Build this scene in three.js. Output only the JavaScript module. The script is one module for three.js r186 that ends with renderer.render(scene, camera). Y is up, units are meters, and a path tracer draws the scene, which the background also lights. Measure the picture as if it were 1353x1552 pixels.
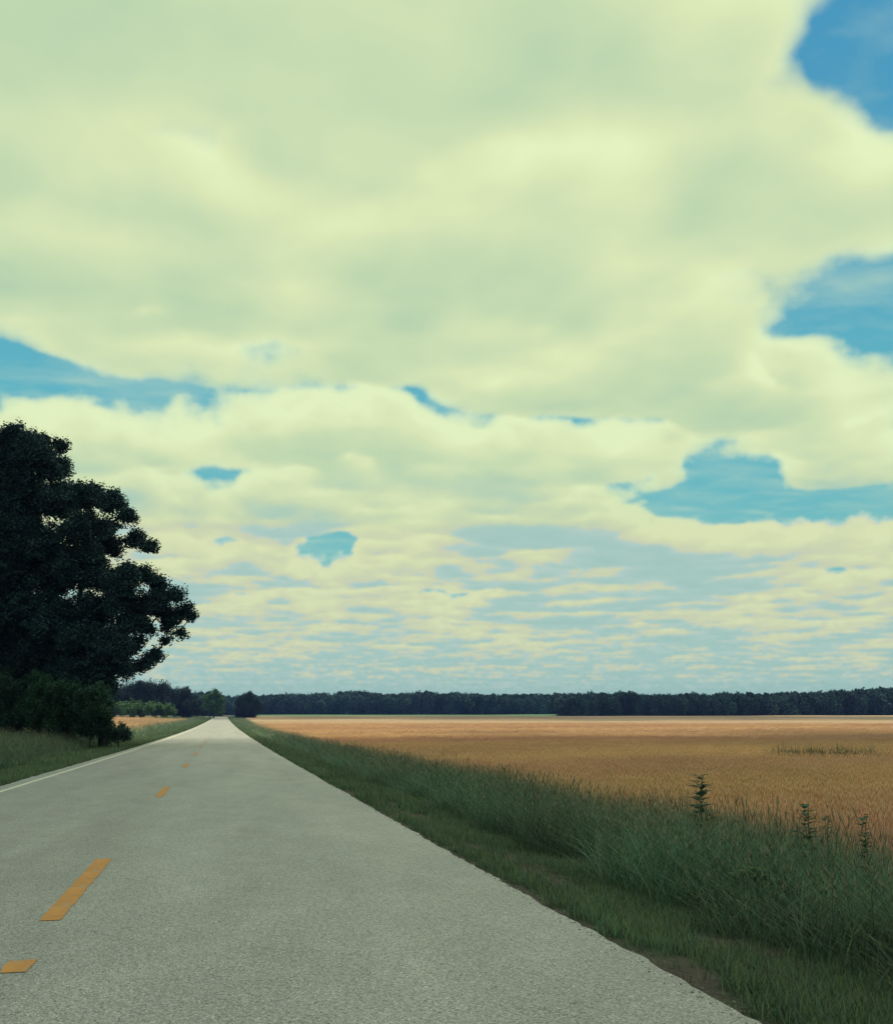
import * as THREE from 'three';
import { mergeGeometries } from 'three/addons/utils/BufferGeometryUtils.js';

// ---------------------------------------------------------------- camera
// x is right of the road's direction, -z along the road, metres; the eye sits in a car's right lane.
const EYE = 1.35, PW = 1353, PH = 1552, F = 1500;             // photograph's size and focal length in its pixels
const PITCH = Math.atan(300 / F), YAW = 12.46 * Math.PI / 180;
const scene = new THREE.Scene();
const camera = new THREE.PerspectiveCamera(2 * Math.atan(PH / 2 / F) * 180 / Math.PI, PW / PH, 0.1, 9000);
camera.position.set(0, EYE, 0);
camera.rotation.set(PITCH, -YAW, 0, 'YXZ');
camera.updateMatrixWorld();

// ---------------------------------------------------------------- sun
const SUN_EL = 62 * Math.PI / 180, SUN_AZ = 68 * Math.PI / 180;   // azimuth to the right of the road's direction
const sunDir = new THREE.Vector3(Math.cos(SUN_EL) * Math.sin(SUN_AZ), Math.sin(SUN_EL), -Math.cos(SUN_EL) * Math.cos(SUN_AZ));
const sun = new THREE.DirectionalLight(new THREE.Color().setRGB(1, 0.92, 0.62), 4.4);
sun.position.copy(sunDir).multiplyScalar(2500);
sun.target.position.set(100, 0, -300);
sun.position.add(sun.target.position);
sun.castShadow = true; sun.shadow.radius = 1.6;
sun.shadow.mapSize.set(4096, 4096);
Object.assign(sun.shadow.camera, { left: -900, right: 900, top: 900, bottom: -900, near: 10, far: 5000 });
scene.add(sun, sun.target);

const renderer = new THREE.WebGLRenderer({ antialias: true });
renderer.toneMapping = THREE.LinearToneMapping;
renderer.toneMappingExposure = 1.0;
renderer.shadowMap.enabled = true;

// ---------------------------------------------------------------- seeded random numbers and noise
function rng(seed) { let a = seed >>> 0; return () => { a = (a + 0x6D2B79F5) | 0; let t = Math.imul(a ^ (a >>> 15), 1 | a); t = (t + Math.imul(t ^ (t >>> 7), 61 | t)) ^ t; return ((t ^ (t >>> 14)) >>> 0) / 4294967296; }; }
const clamp = (x, a = 0, b = 1) => x < a ? a : x > b ? b : x;
const lerp = (a, b, t) => a + (b - a) * t;
const sstep = (a, b, x) => { const t = clamp((x - a) / (b - a)); return t * t * (3 - 2 * t); };
const PERM = new Uint8Array(512), GX = new Float32Array(256), GY = new Float32Array(256), GZ = new Float32Array(256);
{
  const r = rng(77), p = Array.from({ length: 256 }, (_, i) => i);
  for (let i = 255; i > 0; i--) { const j = Math.floor(r() * (i + 1)); [p[i], p[j]] = [p[j], p[i]]; }
  for (let i = 0; i < 512; i++) PERM[i] = p[i & 255];
  for (let i = 0; i < 256; i++) { const z = r() * 2 - 1, a = r() * 6.2832, s = Math.sqrt(1 - z * z); GX[i] = s * Math.cos(a); GY[i] = s * Math.sin(a); GZ[i] = z; }
}
function noise3(x, y, z) {                                     // gradient noise, about -1 .. 1
  const fx = Math.floor(x), fy = Math.floor(y), fz = Math.floor(z);
  x -= fx; y -= fy; z -= fz;
  const X = fx & 255, Y = fy & 255, Z = fz & 255;
  const u = x * x * x * (x * (x * 6 - 15) + 10), v = y * y * y * (y * (y * 6 - 15) + 10), w = z * z * z * (z * (z * 6 - 15) + 10);
  const A = PERM[X] + Y, B = PERM[X + 1] + Y, AA = PERM[A & 255] + Z, AB = PERM[(A + 1) & 255] + Z, BA = PERM[B & 255] + Z, BB = PERM[(B + 1) & 255] + Z;
  const g = (i, a, b, c) => { const h = PERM[i & 511]; return GX[h] * a + GY[h] * b + GZ[h] * c; };
  const x1 = x - 1, y1 = y - 1, z1 = z - 1;
  const a0 = g(AA, x, y, z), a1 = g(BA, x1, y, z), a2 = g(AB, x, y1, z), a3 = g(BB, x1, y1, z);
  const b0 = g(AA + 1, x, y, z1), b1 = g(BA + 1, x1, y, z1), b2 = g(AB + 1, x, y1, z1), b3 = g(BB + 1, x1, y1, z1);
  const l0 = a0 + u * (a1 - a0), l1 = a2 + u * (a3 - a2), m0 = b0 + u * (b1 - b0), m1 = b2 + u * (b3 - b2);
  const p = l0 + v * (l1 - l0), q = m0 + v * (m1 - m0);
  return (p + w * (q - p)) * 1.5;
}
function fbm(x, y, z, n) { let s = 0, a = 0.5; for (let i = 0; i < n; i++) { s += a * noise3(x, y, z); x = x * 2.03 + 11.3; y = y * 2.03 + 5.7; z = z * 2.03 + 7.1; a *= 0.5; } return s; }

// pixel of the photograph <-> direction (only to read positions off the photograph)
const cY = Math.cos(YAW), sY = Math.sin(YAW), cP = Math.cos(PITCH), sP = Math.sin(PITCH);
function toPixel(x, y, z, out) {                               // direction from the eye -> photograph pixel
  const r = x * cY + z * sY, f0 = x * sY - z * cY, f = f0 * cP + y * sP, u = y * cP - f0 * sP;
  if (f <= 1e-6) { out[0] = out[1] = -1e6; return out; }
  out[0] = PW / 2 + F * r / f; out[1] = PH / 2 - F * u / f; return out;
}
function toDir(px, py) {
  const a = (px - PW / 2) / F, b = -(py - PH / 2) / F, f0 = cP - b * sP, u = sP + b * cP;
  return new THREE.Vector3(a * cY + f0 * sY, u, a * sY - f0 * cY).normalize();
}

// ---------------------------------------------------------------- sky: blue air and one broken layer of stratocumulus, marched as a volume into an equirectangular map
{
  const W = 4096, H = 2048, BASE = 1000, THICK = 270, S = 1 / 760;
  const data = new Float32Array(W * H * 4);
  const lin = (c) => { c /= 255; return c <= 0.04045 ? c / 12.92 : ((c + 0.055) / 1.055) ** 2.4; };
  const P = (stops) => stops.map(([t, r, g, b]) => [t, lin(r), lin(g), lin(b)]);
  const pick = (stops, t, o) => {
    let i = 1; while (i < stops.length - 1 && t > stops[i][0]) i++;
    const a = stops[i - 1], b = stops[i], k = clamp((t - a[0]) / (b[0] - a[0]));
    o[0] = lerp(a[1], b[1], k); o[1] = lerp(a[2], b[2], k); o[2] = lerp(a[3], b[3], k);
  };
  const CLOUD = P([[0, 148, 188, 168], [0.25, 176, 206, 174], [0.5, 203, 222, 178], [0.75, 222, 234, 183], [1, 233, 246, 194]]);
  const AIR = P([[0, 132, 196, 186], [0.14, 112, 190, 194], [0.3, 92, 178, 196], [0.45, 78, 160, 192], [0.7, 62, 142, 190], [1, 54, 130, 186]]);
  const LOW = P([[0, 144, 186, 174], [0.3, 157, 195, 182], [0.46, 172, 204, 189], [0.58, 198, 214, 178], [0.75, 213, 225, 176], [1, 231, 241, 186]]);   // the same cloud seen through more air
  const VEIL = [lin(186), lin(216), lin(196)];
  const HAZE = [lin(150), lin(192), lin(186)];
  // where the layer breaks and where it closes, read off the photograph: [x, y, half width, half height, turn in degrees, amount]
  const spots = [
    [1350, 75, 105, 105, -15, -1.8], [1350, 170, 60, 30, 20, -0.9],
    [1330, 490, 130, 70, -25, -1.7], [1235, 528, 70, 38, -30, -1.2],
    [1090, 745, 85, 45, -25, -1.25], [1240, 768, 140, 26, 0, -1.2], [1340, 770, 90, 30, 0, -0.9],
    [10, 580, 95, 60, 8, -1.6], [160, 606, 160, 30, 6, -2.0], [130, 680, 120, 30, 0, 0.4], [395, 612, 130, 20, -4, -2.0], [840, 590, 120, 30, 0, 0.6], [570, 600, 60, 24, 0, -1.6], [700, 632, 75, 14, 3, -1.4], [905, 648, 65, 17, -5, -1.4],
    [302, 738, 50, 19, 0, -1.3], [493, 832, 46, 28, -30, -1.2], [545, 690, 38, 17, 20, -1.0], [465, 702, 28, 12, 0, -0.5], [230, 448, 24, 10, 0, -0.55],
    [500, 230, 780, 290, 0, 0.5], [0, 0, 300, 200, 0, 0.5], [1150, 330, 180, 110, 0, 0.5], [1190, 640, 190, 70, 10, 0.55], [560, 690, 330, 45, 3, 0.3], [330, 540, 240, 36, 4, 0.2], [980, 850, 130, 30, 0, 0.3], [850, 530, 330, 50, 0, 0.25], [700, 470, 480, 80, 0, 0.2],
  ].map(([x, y, a, b, t, k]) => ({ x, y, ia: 1 / a, ib: 1 / b, c: Math.cos(t * Math.PI / 180), s: Math.sin(t * Math.PI / 180), k }));
  const px = [0, 0];
  function cover(X, Z) {                                       // of the layer above the ground point (X, Z)
    const far = Math.hypot(X, Z);
    let c = 0.16 + 0.34 * noise3(X / 2600 + 3.1, 4.4, Z / 2600) + 0.16 * sstep(3500, 9000, far);
    toPixel(X, BASE + 60, Z, px);
    if (px[0] > -500 && px[0] < 1900 && px[1] > -500) {
      // let the spots' outlines wander so that they read as torn cloud
      const wx = px[0], wy = px[1];
      for (const q of spots) {
        const dx = wx - q.x, dy = wy - q.y, u = (dx * q.c + dy * q.s) * q.ia, v = (-dx * q.s + dy * q.c) * q.ib, r = u * u + v * v;
        if (r < 5) c += q.k * Math.exp(-r * 0.9);
      }
    }
    return c;
  }
  function density(X, Y, Z, c, oct) {
    const h = (Y - BASE) / THICK;
    if (h < 0 || h > 1) return 0;
    let n = 0, a = 0.62, p = X * S, q = Y * S * 1.2, r = Z * S;
    for (let i = 0; i < oct; i++) { n += a * noise3(p, q, r); p = p * 2.07 + 11.3; q = q * 2.07 + 5.7; r = r * 2.07 + 7.1; a *= 0.585; }
    const d = c + n - 0.52 * Math.pow(h, 1.3) - 0.55 * Math.max(0, 0.16 - h) / 0.16 + 0.08;
    return d <= 0 ? 0 : Math.min(1.2, d * 1.9);
  }
  const low = [0, 0, 0], rgb = [0, 0, 0], air = [0, 0, 0];
  function shade(x, y, z, steps, oct, out) {
    pick(AIR, y, air);
    // a thin veil of higher cloud
    { const t = 2600 / Math.max(y, 0.05), v = clamp(0.10 + 0.75 * fbm(x * t / 1500, 2.2, z * t / 700, 5), 0, 0.5) * sstep(0.62, 0.38, y) + clamp(0.5 * fbm(x * t / 500, 6.2, z * t / 300, 5), 0, 0.3); air[0] = lerp(air[0], VEIL[0], v); air[1] = lerp(air[1], VEIL[1], v); air[2] = lerp(air[2], VEIL[2], v); }
    const near = BASE / Math.max(y, 0.012), far = (BASE + THICK) / Math.max(y, 0.012), L = Math.min(far - near, 9000), dt = L / steps;
    let T = 1, lum = 0, dist = 0, wsum = 0;
    const o = Math.max(2, oct - Math.floor(Math.max(0, Math.log2(near / 5000))));
    for (let i = 0; i < steps && T > 0.02; i++) {
      const t = near + (i + 0.5) * dt, X = x * t, Y = y * t, Z = z * t;
      const c = cover(X, Z);
      if (c < -0.75) continue;
      const d = density(X, Y, Z, c, o);
      if (d <= 0) continue;
      const a = 1 - Math.exp(-d * dt * 0.045);
      let tau = 0;
      for (let k = 0; k < 3; k++) { const s = [16, 60, 170][k], w = [34, 75, 150][k]; tau += w * density(X + sunDir.x * s, Y + sunDir.y * s, Z + sunDir.z * s, c, k ? 4 - k : 6); }
      const h = (Y - BASE) / THICK, e = 0.5 * Math.exp(-tau * 0.016) + 0.5 * Math.exp(-tau * 0.0028);
      const m = 1 + 0.75 * fbm(X / 260, Y / 180, Z / 260, o > 4 ? 5 : 2);
      lum += T * a * (0.16 + 0.22 * h + 0.80 * e) * m;
      dist += T * a * t; wsum += T * a;
      T *= 1 - a;
    }
    const hz = 1 - Math.exp(-(near / 30000)), cov = wsum;
    if (cov > 0.001) {
      const b = clamp(0.27 + 0.72 * (lum / wsum - 0.2) / 0.78);
      pick(CLOUD, b, rgb);
      const lw = sstep(0.25, 0.17, y);
      if (lw > 0) { pick(LOW, 0.13 + 0.74 * b, low); for (let k = 0; k < 3; k++) rgb[k] = lerp(rgb[k], low[k], lw); }
      const f = 1 - Math.exp(-(dist / wsum) / 48000);
      for (let k = 0; k < 3; k++) out[k] = lerp(rgb[k], HAZE[k], f) * cov + lerp(air[k], HAZE[k], hz * 0.7) * (1 - cov);
    } else for (let k = 0; k < 3; k++) out[k] = lerp(air[k], HAZE[k], hz * 0.7);
    if (y < 0.19) { const need = out[1] / 1.1, w = sstep(0.19, 0.172, y), i = out[0] > out[2] ? 0 : 2; if (out[i] < need) out[i] = lerp(out[i], need, w); }
  }
  const dirOf = (i, j, o) => { const el = ((j + 0.5) / H - 0.5) * Math.PI, ph = ((i + 0.5) / W - 0.5) * 2 * Math.PI; o[0] = Math.cos(el) * Math.cos(ph); o[1] = Math.sin(el); o[2] = Math.cos(el) * Math.sin(ph); };
  const d = [0, 0, 0], c = [0, 0, 0], put = (i, j, c) => { const k = (j * W + (i % W + W) % W) * 4; data[k] = c[0]; data[k + 1] = c[1]; data[k + 2] = c[2]; data[k + 3] = 1; };
  // all round, every eighth texel with interpolation between
  const Q = 8, w = W / Q, h = H / 2 / Q, coarse = new Float32Array(w * (h + 1) * 3);
  for (let j = 0; j <= h; j++) for (let i = 0; i < w; i++) { dirOf(i * Q + Q / 2 - 0.5, Math.min(H - 1, H / 2 + j * Q), d); shade(d[0], Math.max(d[1], 0.012), d[2], 20, 4, c); coarse.set(c, (j * w + i) * 3); }
  for (let j = H / 2; j < H; j++) for (let i = 0; i < W; i++) {
    const fy = (j - H / 2) / Q, y0 = Math.min(h - 1, Math.floor(fy)), ty = Math.min(1, fy - y0), fx = (i - Q / 2 + 0.5) / Q, x0 = Math.floor(fx), tx = fx - x0, a = (x0 + w) % w, b = (x0 + 1 + w) % w;
    for (let k = 0; k < 3; k++) c[k] = lerp(lerp(coarse[(y0 * w + a) * 3 + k], coarse[(y0 * w + b) * 3 + k], tx), lerp(coarse[((y0 + 1) * w + a) * 3 + k], coarse[((y0 + 1) * w + b) * 3 + k], tx), ty);
    put(i, j, c);
  }
  // in and round the camera's view, every texel
  for (let j = H / 2; j < H / 2 + 520; j++) for (let i = 0; i < W; i++) {
    dirOf(i, j, d); toPixel(d[0], d[1], d[2], px);
    if (px[0] < -90 || px[0] > PW + 90 || px[1] < -90) continue;
    shade(d[0], Math.max(d[1], 0.012), d[2], 36, 7, c); put(i, j, c);
  }
  const g = [0.16, 0.17, 0.11];
  for (let j = 0; j < H / 2; j++) for (let i = 0; i < W; i++) put(i, j, g);
  const t = new THREE.DataTexture(data, W, H, THREE.RGBAFormat, THREE.FloatType);
  t.mapping = THREE.EquirectangularReflectionMapping; t.magFilter = t.minFilter = THREE.LinearFilter; t.wrapS = THREE.RepeatWrapping; t.needsUpdate = true;
  scene.background = t; scene.environment = t;
}

// ---------------------------------------------------------------- helpers for the things
const used = new Map();
function numbered(name) { const n = used.get(name) || 0; used.set(name, n + 1); return n ? `${name}_${String(n).padStart(3, '0')}` : name; }
function top(o, name, data) { o.name = numbered(name); Object.assign(o.userData, data); o.traverse((m) => { if (m.isMesh) m.castShadow = m.receiveShadow = true; }); scene.add(o); return o; }
const C = (r, g, b) => new THREE.Color().setRGB(r, g, b);

// ---------------------------------------------------------------- lie of the land (heights in metres, 0 = road under the eye)
const ROAD_L = -4.78, ROAD_R = 2.43;
const prof = (r) => -2.7 * (1 - Math.exp(-r / 190));
function pw(pts, x) { if (x <= pts[0][0]) return pts[0][1]; for (let i = 1; i < pts.length; i++) if (x < pts[i][0]) { const [a, p] = pts[i - 1], [b, q] = pts[i]; return lerp(p, q, sstep(a, b, x)); } return pts[pts.length - 1][1]; }
const CROSS = [[-60, 0.95], [-24, 0.55], [-13, 0.22], [-9.5, 0.0], [-7.6, -0.22], [-6, -0.16], [-4.7, -0.05], [2.34, -0.05], [2.66, -0.07], [3.9, -0.2], [5.1, -0.46], [6.6, -0.8], [8.4, -0.98], [12, -0.98]];
function ground(x, z) {
  const r = Math.hypot(x, z), onRoad = x > ROAD_L - 0.1 && x < ROAD_R + 0.15;
  let y = prof(r) + pw(CROSS, x) * (x > ROAD_R ? 1 - 0.95 * sstep(120, 560, r) : 1);
  if (!onRoad) y += 0.035 * noise3(x * 0.7, 1.3, z * 0.7) * sstep(0, 1.2, Math.max(x - ROAD_R, ROAD_L - x)) + 0.5 * noise3(x / 90, 8.1, z / 90) * sstep(20, 140, Math.abs(x));
  return y;
}
// where the ray through a pixel of the photograph meets a surface h above the ground
function hit(px, py, h = 0) {
  const d = toDir(px, py); let t = 2;
  for (let i = 0; i < 4000; i++) { const x = d.x * t, z = d.z * t, y = EYE + d.y * t; if (y < ground(x, z) + h) return new THREE.Vector3(x, y, z); t += 0.02 + t * 0.004; if (t > 1500) break; }
  return new THREE.Vector3(d.x * 1000, EYE + d.y * 1000, d.z * 1000);
}
// the point a given distance along the view's depth, in the direction of a pixel
const fwd = new THREE.Vector3(sY, 0, -cY);
function atDepth(px, py, depth) { const d = toDir(px, py); const t = depth / (d.x * fwd.x + d.z * fwd.z); return new THREE.Vector3(d.x * t, EYE + d.y * t, d.z * t); }

// ---------------------------------------------------------------- textures (grain only)
function grainTexture(n, fn, srgb = true) {
  const a = new Uint8Array(n * n * 4), c = [0, 0, 0];
  for (let j = 0; j < n; j++) for (let i = 0; i < n; i++) { fn(i / n, j / n, c, i, j); const k = (j * n + i) * 4; a[k] = clamp(c[0]) * 255; a[k + 1] = clamp(c[1]) * 255; a[k + 2] = clamp(c[2]) * 255; a[k + 3] = 255; }
  const t = new THREE.DataTexture(a, n, n, THREE.RGBAFormat); t.wrapS = t.wrapT = THREE.RepeatWrapping; t.magFilter = THREE.LinearFilter; t.minFilter = THREE.LinearMipmapLinearFilter; t.generateMipmaps = true;
  if (srgb) t.colorSpace = THREE.SRGBColorSpace; t.needsUpdate = true; return t;
}
// noise that repeats after one unit: mix of two shifted copies
const tile = (u, v, f, s) => { const w = (a, b) => noise3(a * f, s, b * f); const p = u * u * (3 - 2 * u), q = v * v * (3 - 2 * v); return lerp(lerp(w(u, v), w(u - 1, v), p), lerp(w(u, v - 1), w(u - 1, v - 1), p), q); };

// ---------------------------------------------------------------- ground sheet
{
  const xs = [], zs = [];
  for (let x = 2.2; x < 9; x += 0.16) xs.push(x); for (let x = 9; x < 40; x += 1.2) xs.push(x); for (let x = 40; x < 3000; x *= 1.12) xs.push(x); xs.push(3000);
  for (let x = -4.6; x > -14; x -= 0.22) xs.unshift(x); for (let x = -14; x > -50; x -= 1.5) xs.unshift(x); for (let x = 50; x < 3000; x *= 1.13) xs.unshift(-x); xs.unshift(-3000);
  for (let z = 40; z > 0; z -= 3) zs.push(z); for (let z = 0; z > -30; z -= 0.22) zs.push(z); for (let z = 30; z < 4000; z *= 1.02) zs.push(-z);
  const pos = [], uv = [], col = [], idx = [], nx = xs.length, soil = [0.115, 0.075, 0.078], turf = [0.045, 0.085, 0.042], straw = [0.20, 0.135, 0.062];
  for (const z of zs) for (const x of xs) {
    pos.push(x, ground(x, z), z); uv.push(x / 1.7, z / 1.7);
    const r = Math.hypot(x, z), field = Math.max(sstep(7.6, 9.2, x), sstep(-24, -30, x)) * (1 - sstep(590, 610, -z)), out = Math.max(x - ROAD_R, ROAD_L - x);
    const bare = Math.max(1 - sstep(0.10, 0.36, out + 0.12 * noise3(x * 3, 2, z * 3)), sstep(0.02, 0.35, noise3(x * 1.6, 6.6, z * 0.55)) * (1 - sstep(1.3, 1.9, out)));
    for (let k = 0; k < 3; k++) col.push(lerp(lerp(turf[k], soil[k], bare), straw[k], field));
  }
  for (let j = 0; j < zs.length - 1; j++) for (let i = 0; i < nx - 1; i++) { const a = j * nx + i; idx.push(a, a + 1, a + nx, a + 1, a + nx + 1, a + nx); }
  const g = new THREE.BufferGeometry(); g.setAttribute('position', new THREE.Float32BufferAttribute(pos, 3)); g.setAttribute('uv', new THREE.Float32BufferAttribute(uv, 2)); g.setAttribute('color', new THREE.Float32BufferAttribute(col, 3)); g.setIndex(idx); g.computeVertexNormals();
  const map = grainTexture(512, (u, v, c) => { const n = 0.78 + 0.2 * tile(u, v, 9, 1.5) + 0.22 * tile(u, v, 40, 3.5) + 0.16 * tile(u, v, 110, 7); c[0] = n; c[1] = n * 0.99; c[2] = n * 0.97; });
  top(new THREE.Mesh(g, new THREE.MeshStandardMaterial({ vertexColors: true, map, bumpMap: map, bumpScale: 0.025, roughness: 1 })), 'ground', { kind: 'structure', label: 'soil and turf of the verges and fields', category: 'ground' });
}

// ---------------------------------------------------------------- road: pale chip seal with a ragged edge, a worn yellow dashed line and a white edge line
const roadY = (z) => prof(Math.abs(z)) ;
{
  const zs = []; for (let z = 12; z > 0; z -= 0.5) zs.push(z); for (let z = 0; z > -40; z -= 0.09) zs.push(z); for (let z = 40; z < 655; z *= 1.012) zs.push(-z);
  const bend = (z) => z < -560 ? -0.0035 * (z + 560) ** 2 : 0;   // the road swings away to the left at its far end
  const NX = 48, pos = [], uv = [], col = [], idx = [];
  for (const z of zs) {
    const jr = 0.03 * noise3(0.3, 1, z * 0.35) + 0.022 * noise3(2.3, 1, z * 3.1) + 0.03 * noise3(3.3, 1, z * 8.5), jl = 0.05 * noise3(0.3, 5, z * 0.9) + 0.05 * noise3(2.3, 5, z * 3.1);
    for (let i = 0; i <= NX + 1; i++) {
      const k = Math.min(i, NX) / NX, x = lerp(ROAD_L + jl, ROAD_R + jr, k), lip = i > NX ? -0.07 : 0;
      pos.push(x + bend(z) + (lip ? 0.02 : 0), roadY(z) + 0.012 + 0.05 * (1 - ((x + 1.2) / 3.55) ** 2) * 0.6 + lip, z); uv.push(x / 2.3, z / 2.3);
      const wheel = Math.exp(-(((x - 0.35) / 0.4) ** 2)) + Math.exp(-(((x - 1.75) / 0.35) ** 2)) + Math.exp(-(((x + 2.4) / 0.4) ** 2)) + Math.exp(-(((x + 3.7) / 0.35) ** 2));
      const n = 1 + 0.15 * noise3(x * 0.9, 3, z * 0.12) + 0.12 * noise3(x * 2.4, 9, z * 0.35) + 0.08 * noise3(x * 5, 12, z * 1.1) - 0.06 * wheel * (0.6 + noise3(x, 4, z * 0.08)) - 0.07 * Math.exp(-(((x + 1.12) / 0.25) ** 2));
      col.push(n, n, n);
    }
  }
  const nx = NX + 2;
  for (let j = 0; j < zs.length - 1; j++) for (let i = 0; i < nx - 1; i++) { const a = j * nx + i; idx.push(a, a + 1, a + nx, a + 1, a + nx + 1, a + nx); }
  const g = new THREE.BufferGeometry(); g.setAttribute('position', new THREE.Float32BufferAttribute(pos, 3)); g.setAttribute('uv', new THREE.Float32BufferAttribute(uv, 2)); g.setAttribute('color', new THREE.Float32BufferAttribute(col, 3)); g.setIndex(idx); g.computeVertexNormals();
  // chips: each cell of a jittered grid is one stone of its own tone
  const N = 1024, CELL = 270, tone = rng(5), stones = Array.from({ length: CELL * CELL }, () => [tone(), tone(), tone(), tone()]), hgt = new Uint8Array(N * N * 4);
  const map = grainTexture(N, (u, v, c, i, j) => {
    const gx = u * CELL, gy = v * CELL, cx = Math.floor(gx), cy = Math.floor(gy); let best = 9, second = 9, st = stones[0];
    for (let b = -1; b <= 1; b++) for (let a = -1; a <= 1; a++) { const s = stones[((cy + b + CELL) % CELL) * CELL + (cx + a + CELL) % CELL], dx = cx + a + s[0] - gx, dy = cy + b + s[1] - gy, d = dx * dx + dy * dy; if (d < best) { second = best; best = d; st = s; } else if (d < second) second = d; }
    const edge = sstep(0.0, 0.25, Math.sqrt(second) - Math.sqrt(best)), t = st[2] < 0.10 ? 0.46 : st[2] > 0.92 ? 0.97 : 0.75 + 0.2 * (st[3] - 0.5), big = 1 + 0.05 * tile(u, v, 5, 2.2);
    const k = t * (0.82 + 0.18 * edge) * big; c[0] = k * 1.0; c[1] = k * 1.012; c[2] = k * (0.94 + 0.05 * st[3]);
    const h = (j * N + i) * 4; hgt[h] = hgt[h + 1] = hgt[h + 2] = 255 * edge * (0.5 + 0.5 * st[3]); hgt[h + 3] = 255;
  });
  const bump = new THREE.DataTexture(hgt, N, N, THREE.RGBAFormat); bump.wrapS = bump.wrapT = THREE.RepeatWrapping; bump.magFilter = THREE.LinearFilter; bump.needsUpdate = true;
  const road = new THREE.Mesh(g, new THREE.MeshStandardMaterial({ vertexColors: true, map, bumpMap: bump, bumpScale: 0.0022, color: C(0.66, 0.61, 0.69), roughness: 0.55 }));
  // paint follows the road's surface, 4 mm above it
  function paint(name, x0, x1, z0, z1, m, wear, seed) {
    const p = [], u = [], ix = [], n = Math.max(2, Math.ceil((z0 - z1) / (z0 > -60 ? 0.07 : 2))), r = rng(seed); let k = 0;
    for (let i = 0; i <= n; i++) {
      const z = lerp(z0, z1, i / n), e = (q) => wear * noise3(q * 7.7, seed, z * 6) + wear * 0.6 * noise3(q * 3, seed, z * 19);
      for (let j = 0; j <= 4; j++) { const x = lerp(x0 + e(1), x1 + e(2), j / 4), end = i === 0 || i === n ? wear * 1.6 * noise3(x * 22, seed, i) : 0; p.push(x + bend(z), roadY(z) + 0.0158 + 0.05 * (1 - ((x + 1.2) / 3.55) ** 2) * 0.6, z + end); u.push(x / 0.9, z / 0.9); }
      if (i) for (let j = 0; j < 4; j++) { const a = (i - 1) * 5 + j; ix.push(a, a + 1, a + 5, a + 1, a + 6, a + 5); }
    }
    const q = new THREE.BufferGeometry(); q.setAttribute('position', new THREE.Float32BufferAttribute(p, 3)); q.setAttribute('uv', new THREE.Float32BufferAttribute(u, 2)); q.setIndex(ix); q.computeVertexNormals();
    const o = new THREE.Mesh(q, m); o.name = name; road.add(o); return o;
  }
  // paint worn through to the stone in places
  const worn = (r, g, b, share) => grainTexture(512, (u, v, c) => {
    const n = tile(u, v, 22, 4.1) + 0.8 * tile(u, v, 70, 8.3) + 0.5 * tile(u, v, 5, 3.3), w = 0.85 * sstep(share, share + 0.5, n), k = 0.93 + 0.12 * tile(u, v, 6, 1) + 0.08 * tile(u, v, 120, 2);
    c[0] = lerp(r * k, 0.62, w); c[1] = lerp(g * k, 0.60, w); c[2] = lerp(b * k, 0.58, w);
  });
  const yellow = new THREE.MeshStandardMaterial({ map: worn(0.80, 0.545, 0.28, 0.22), roughness: 0.75 }), white = new THREE.MeshStandardMaterial({ map: worn(0.9, 0.9, 0.84, 0.3), roughness: 0.75 });
  const dashes = [[6.1, 6.4], [7.6, 10.85], [19.6, 22.6], [32.2, 35.2], [44.4, 47.4], [56.6, 59.6], [68.8, 71.8]];
  dashes.forEach(([a, b], i) => paint('centre_dash', i ? -1.17 : -1.12, i ? -1.02 : -0.98, -a, -b, yellow, 0.013, 3 + i));
  paint('edge_line', -4.41, -4.29, -1, -59.9, white, 0.01, 31); paint('edge_line', -4.41, -4.29, -60.1, -520, white, 0.01, 32);
  top(road, 'road', { kind: 'structure', label: 'pale grey chip seal country road running straight to the horizon', category: 'road' });
}

// ---------------------------------------------------------------- plants: shared shapes
const leafMat = (r, g, b, through = 0.25) => new THREE.MeshPhysicalMaterial({ color: C(r, g, b), roughness: 0.85, specularIntensity: 0.35, transmission: through, thickness: 0, side: THREE.DoubleSide });
function geo(pos, idx, col) { const g = new THREE.BufferGeometry(); g.setAttribute('position', new THREE.Float32BufferAttribute(pos, 3)); if (col) g.setAttribute('color', new THREE.Float32BufferAttribute(col, 3)); g.setIndex(idx); g.computeVertexNormals(); return g; }
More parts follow.
